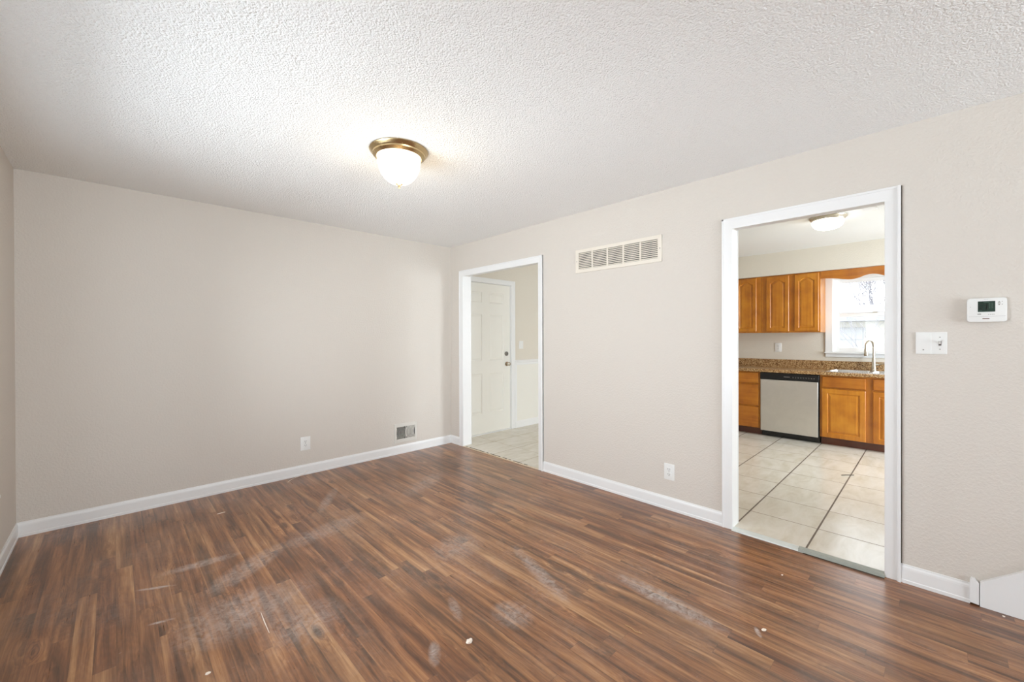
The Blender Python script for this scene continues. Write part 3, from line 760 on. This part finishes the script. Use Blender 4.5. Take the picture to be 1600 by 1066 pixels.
# countertop with sink cut-out and backsplash
SY0, SY1, SX0, SX1 = .115, .925, 6.165, 6.655
b = bm_new(); CX0 = 6.092; CY0, CY1 = .03, 2.42; Z0, Z1 = .8525, .890
def ctr(y0, y1, x0, x1): box(b, x0, x1, y0, y1, Z0, Z1)
box(b, CX0, SX0+.015, CY0, CY1, Z0, Z1, .006, 3)
ctr(SY1-.015, CY1, SX0+.01, XK-.0); ctr(CY0, SY0+.015, SX0+.01, XK); ctr(SY0+.015, SY1-.015, SX1-.015, XK)
box(b, XK-.022, XK, CY0, CY1, Z1-.002, .997, .004, 2)
box(b, XK-.040, XK-.018, CY0, CY1, Z1-.004, Z1+.008, .006, 2)
tag(obj('countertop', b, MG), 'brown speckled laminate countertop with backsplash', 'countertop')
# sink
t = thing('kitchen_sink', 'stainless double bowl drop-in sink below the window', 'sink', ((SX0+SX1)/2, .52, Z1))
b = bm_new()
bowls = [(SY0+.03, .505), (.540, SY1-.03)]; bx0, bx1 = SX0+.03, SX1-.085
zr = Z1+.006
for (x0, x1, y0, y1) in ((SX0, bx0, SY0, SY1), (bx1, SX1, SY0, SY1), (bx0, bx1, SY0, bowls[0][0]), (bx0, bx1, bowls[0][1], bowls[1][0]), (bx0, bx1, bowls[1][1], SY1)):
    box(b, x0, x1, y0, y1, Z1+.0005, zr)
obj('rim', b, MSK, t)
for (y0, y1) in bowls:
    b = bm_new(); d = .17; r = .05
    top = [(x+(bx0+bx1)/2, y+(y0+y1)/2) for x, y in rrect(bx1-bx0, y1-y0, r)]; bot = [(x+(bx0+bx1)/2, y+(y0+y1)/2) for x, y in rrect(bx1-bx0-.03, y1-y0-.03, r)]
    A = [b.verts.new((x, y, zr)) for x, y in top]; B = [b.verts.new((x, y, zr-d)) for x, y in bot]
    n = len(A)
    for i in range(n): b.faces.new((A[i], A[(i+1) % n], B[(i+1) % n], B[i]))
    b.faces.new(B); bmesh.ops.recalc_face_normals(b, faces=b.faces[:])
    bw = obj('bowl', b, MSK, t, True)
    b = bm_new(); lathe(b, [(0, zr-d+.004), (.03, zr-d+.004), (.042, zr-d+.006), (.045, zr-d+.001), (0, zr-d+.001)], (bx0+bx1)/2, (y0+y1)/2, 24); obj('drain', b, MNK, bw)
# faucet
FX, FY = 6.612, .523
t = thing('kitchen_faucet', 'brushed nickel gooseneck faucet standing on the sink', 'faucet', (FX, FY, zr))
b = bm_new(); lathe(b, [(0, zr+.0005), (.030, zr+.0005), (.031, zr+.006), (.026, zr+.012), (.022, zr+.05), (.019, zr+.11), (.0145, zr+.16), (.0, zr+.165)], FX, FY, 28); obj('body', b, MNK, t, True)
dx, dy = -.150, .060; L_ = math.hypot(dx, dy); ux, uy = dx/L_, dy/L_; R0 = L_/2
pts = [(FX, FY, zr+.15), (FX, FY, zr+.22)]; zc0 = 1.276-R0-.012
for i in range(17):
    a = PI-PI*1.06*i/16; s = R0+R0*math.cos(a); pts.append((FX+ux*s, FY+uy*s, zc0+R0*math.sin(a)))
b = bm_new(); tube(b, pts, .0118, 16); obj('spout', b, MNK, t, True)
e = Vector(pts[-1]); d_ = (Vector(pts[-1])-Vector(pts[-2])).normalized()
b = bm_new(); tube(b, [e-d_*.004, e+d_*.012, e+d_*.05, e+d_*.082, e+d_*.088], [.0135, .0150, .0185, .0225, .019], 20); obj('spray_head', b, MNK, t, True)
b = bm_new(); tube(b, [(FX, FY-.015, zr+.075), (FX, FY-.045, zr+.078)], .013, 14); tube(b, [(FX, FY-.042, zr+.078), (FX-.005, FY-.075, zr+.088), (FX-.012, FY-.115, zr+.098)], [.007, .006, .0075], 12); obj('handle', b, MNK, t, True)

# ---------------------------------------------------------------- kitchen window
def window(name, label, P, u0, u1, z0, z1, cw=.072, apron=True):
    """double-hung window; P(u,z,t): t=0 wall face, + into the room, - outwards"""
    t = thing(name, label, 'window', tuple(P((u0+u1)/2, z0, 0)), kind='structure')
    def pb(b, a, c, d, e, t0, t1, bev=0):
        p, q = P(a, d, t0), P(c, e, t1); box(b, min(p.x, q.x), max(p.x, q.x), min(p.y, q.y), max(p.y, q.y), min(p.z, q.z), max(p.z, q.z), bev)
    b = bm_new()
    pb(b, u0-cw, u0+.004, z0-.0, z1+cw, .0, .016, .003); pb(b, u1-.004, u1+cw, z0, z1+cw, .0, .016, .003); pb(b, u0-cw, u1+cw, z1-.004, z1+cw, 0, .0165, .003)
    if apron:
        pb(b, u0-cw, u1+cw, z0-.056, z0-.008, 0, .014, .003); pb(b, u0-cw-.008, u1+cw+.008, z0-.010, z0+.008, 0, .045, .004)
    obj('casing', b, MT, t)
    b = bm_new(); pb(b, u0, u0+.012, z0, z1, -.12, .004); pb(b, u1-.012, u1, z0, z1, -.12, .004); pb(b, u0+.012, u1-.012, z1-.012, z1, -.12, .004); pb(b, u0+.012, u1-.012, z0, z0+.010, -.12, .004)
    obj('frame', b, MT, t)
    zm = (z0+z1)/2+.005; sw = .052; a, c = u0+.012, u1-.012
    for nm, d, e, dp in (('sash', z0+.010, zm+.020, -.055), ('sash', zm-.022, z1-.012, -.090)):
        b = bm_new(); t0, t1 = dp-.028, dp
        pb(b, a, a+sw, d, e, t0, t1, .003); pb(b, c-sw, c, d, e, t0, t1, .003); pb(b, a+sw, c-sw, d, d+.055, t0, t1, .003); pb(b, a+sw, c-sw, e-.042, e, t0, t1, .003)
        so = obj(nm, b, MT, t)
        b = bm_new(); pb(b, a+sw-.003, c-sw+.003, d+.052, e-.039, dp-.016, dp-.012); obj('pane', b, MGL, so)
    b = bm_new(); um = (u0+u1)/2; pb(b, um-.022, um+.022, zm+.0205, zm+.034, -.082, -.058, .003); obj('sash_lock', b, MNK, t)
    return t
window('window_1', 'white double hung window above the kitchen sink', lambda u, z, q: Vector((XK-q, u, z)), .110, .937, 1.105, 2.062)
for i, (hole, P, lab) in enumerate(((WL, lambda u, z, q: Vector((XL+q, u, z)), 'white window in the left wall beside the camera'), (WR, lambda u, z, q: Vector((u, YREAR+q, z)), 'white window added in the rear wall behind the camera for fill light'))):
    window('window_%d' % (i+2), lab, P, hole[0], hole[1], hole[2], hole[3])  # the rear window is unseen, added to carry the fill light
dk = thing('added_patio_door', 'white glazed patio door added in the kitchen end wall for fill light', 'door', ((WKD[0]+WKD[1])/2, YKE-.06, TZ), kind='structure')  # unseen door, added as an opening for the kitchen fill lamp
b = bm_new(); a, c = WKD[0], WKD[1]
for (x0, x1, z0, z1) in ((a, a+.07, WKD[2], WKD[3]), (c-.07, c, WKD[2], WKD[3]), ((a+c)/2-.05, (a+c)/2+.05, WKD[2], WKD[3]), (a+.07, c-.07, WKD[3]-.08, WKD[3]), (a+.07, c-.07, WKD[2], WKD[2]+.1)): box(b, x0, x1, YKE-.09, YKE-.04, z0, z1, .003)
obj('frame', b, MT, dk)
for x0, x1 in ((a+.07, (a+c)/2-.05), ((a+c)/2+.05, c-.07)):
    b = bm_new(); box(b, x0, x1, YKE-.068, YKE-.064, WKD[2]+.1, WKD[3]-.08); obj('pane', b, MGL, dk)

# ---------------------------------------------------------------- outside the kitchen window
b = bm_new(); box(b, 7.2, 60, -30, 30, -.45, -.35); struct('ground_outside', b, MGND, 'pale winter yard outside the kitchen window', 'ground')
t = thing('neighbour_house', 'white neighbouring house with grey garage door outside the kitchen window', 'house', (18.5, 2.0, -.35))
b = bm_new(); box(b, 16, 22, -6.0, 3.1, -.35, 1.80)
for k in range(12): box(b, 15.985, 16.0, -6.0, 3.1, -.2+k*.16, -.19+k*.16)
obj('walls', b, MSID, t)
b = bm_new(); prism(b, [(15.5, 1.76), (15.5, 1.88), (19, 2.42), (22.5, 1.88), (22.5, 1.76)], lambda u, v, q: Vector((u, q, v)), -6.4, 3.5); obj('roof', b, MROOF, t)
b = bm_new(); box(b, 15.93, 15.99, 1.45, 2.9, -.35, 1.58)
for k in range(5): box(b, 15.915, 15.93, 1.5, 2.85, -.30+k*.38, .04+k*.38, .01)
obj('garage_door', b, MGAR, t)
t = thing('bare_tree', 'leafless pale tree behind the neighbouring house', 'tree', (24.0, 1.8, -.35))
def grow(b, p, d, l, r, dep):
    n = 4; pts = [p]; dd = d.copy()
    for i in range(n):
        dd = (dd+Vector((random.uniform(-.16, .16), random.uniform(-.16, .16), random.uniform(-.03, .10)))).normalized(); pts.append(pts[-1]+dd*l/n)
    tube(b, pts, [r*(1-.42*i/n) for i in range(n+1)], 6)
    if dep == 0: return
    for k in range(3 if dep > 1 else 4):
        nd = (dd+Vector((random.uniform(-.7, .7), random.uniform(-.75, .75), random.uniform(-.1, .55)))).normalized()
        grow(b, pts[-1-(k % 2)], nd, l*random.uniform(.62, .85), r*.55, dep-1)
b = bm_new(); tube(b, [(24, 1.8, -.35), (24.02, 1.82, 1), (24, 1.75, 2.2)], [.16, .12, .10], 10); obj('trunk', b, MTREE, t, True)
b = bm_new()
for k in range(12): grow(b, Vector((24, 1.75, 2.0+.1*(k % 3))), Vector((random.uniform(-.5, .5), math.sin(k*1.3)*1.0, .9)).normalized(), .75, .030, 5)
obj('branches', b, MTREE, t)
t = thing('bare_bush', 'small leafless bush in front of the neighbouring house', 'bush', (12.5, .98, -.35))
b = bm_new()
for k in range(3): grow(b, Vector((12.5, .98, -.35)), Vector((random.uniform(-.15, .15), random.uniform(-.12, .12), 1)).normalized(), .95, .016, 3)
obj('stems', b, MTREE, t)

# ---------------------------------------------------------------- small litter on the floor
def chip(name, label, cat, x, y, size, seed, h=.5, mat=None, z=0):
    rnd = random.Random(seed); b = bm_new()
    bmesh.ops.create_icosphere(b, subdivisions=2, radius=1)
    for v in b.verts:
        f = 1+rnd.uniform(-.28, .28); v.co = Vector((v.co.x*size*f, v.co.y*size*f*.8, max(-.0, (v.co.z+.3)*size*h*f)))
        v.co += Vector((x, y, z))
    return tag(obj(name, b, mat or MCHIP), label, cat, None)
chip('plaster_chip', 'larger cream plaster crumb on the laminate in the foreground', 'debris', 1.093, 1.399, .0135, 3, .75)
chip('plaster_chip', 'small white crumb on the laminate at the bottom left', 'debris', .257, 1.985, .0085, 5, .45)
chip('plaster_chip', 'tiny white crumb on the laminate in front of the kitchen doorway', 'debris', 2.636, .588, .0055, 8)
chip('plaster_chip', 'tiny white crumb on the laminate beside the stair skirt board', 'debris', 2.985, -.222, .006, 9)
chip('plaster_chip', 'flat white flake on the laminate beyond the long scuff, towards kitchen', 'debris', 2.085, .535, .011, 12, .15)
def sliver(name, label, cat, pts, r, mat):
    b = bm_new(); tube(b, pts, r, 6); return tag(obj(name, b, mat, smooth=True), label, cat)
sliver('white_sliver', 'thin white sliver lying on the laminate at lower left', 'debris', [(.497, 2.245, .0022), (.492, 2.16, .0028), (.489, 2.065, .0022)], [.0010, .0022, .0012], MCHIP)
sliver('white_sliver', 'short white sliver on the laminate near the far baseboard', 'debris', [(.545, 3.735, .002), (.595, 3.738, .002)], .0020, MCHIP)
sliver('dry_twig', 'thin curled tan twig on the laminate in the foreground', 'debris', [(1.668, .985, .0015), (1.668, .955, .003), (1.660, .93, .004), (1.672, .905, .0016)], .0011, MSTR)
sliver('white_string', 'curled white string against the far baseboard', 'string', [(1.125, 4.10, .002), (1.165, 4.150, .003), (1.215, 4.190, .002), (1.27, 4.203, .006), (1.305, 4.2115, .018), (1.325, 4.212, .036)], .0019, MCHIP)
sliver('dark_twig', 'small dark twig on the kitchen tiles', 'debris', [(4.900, .615, TZ+.003), (4.93, .585, TZ+.005), (4.985, .535, TZ+.003)], .0035, plain('dark_twig', rgb(70, 60, 45), .8))
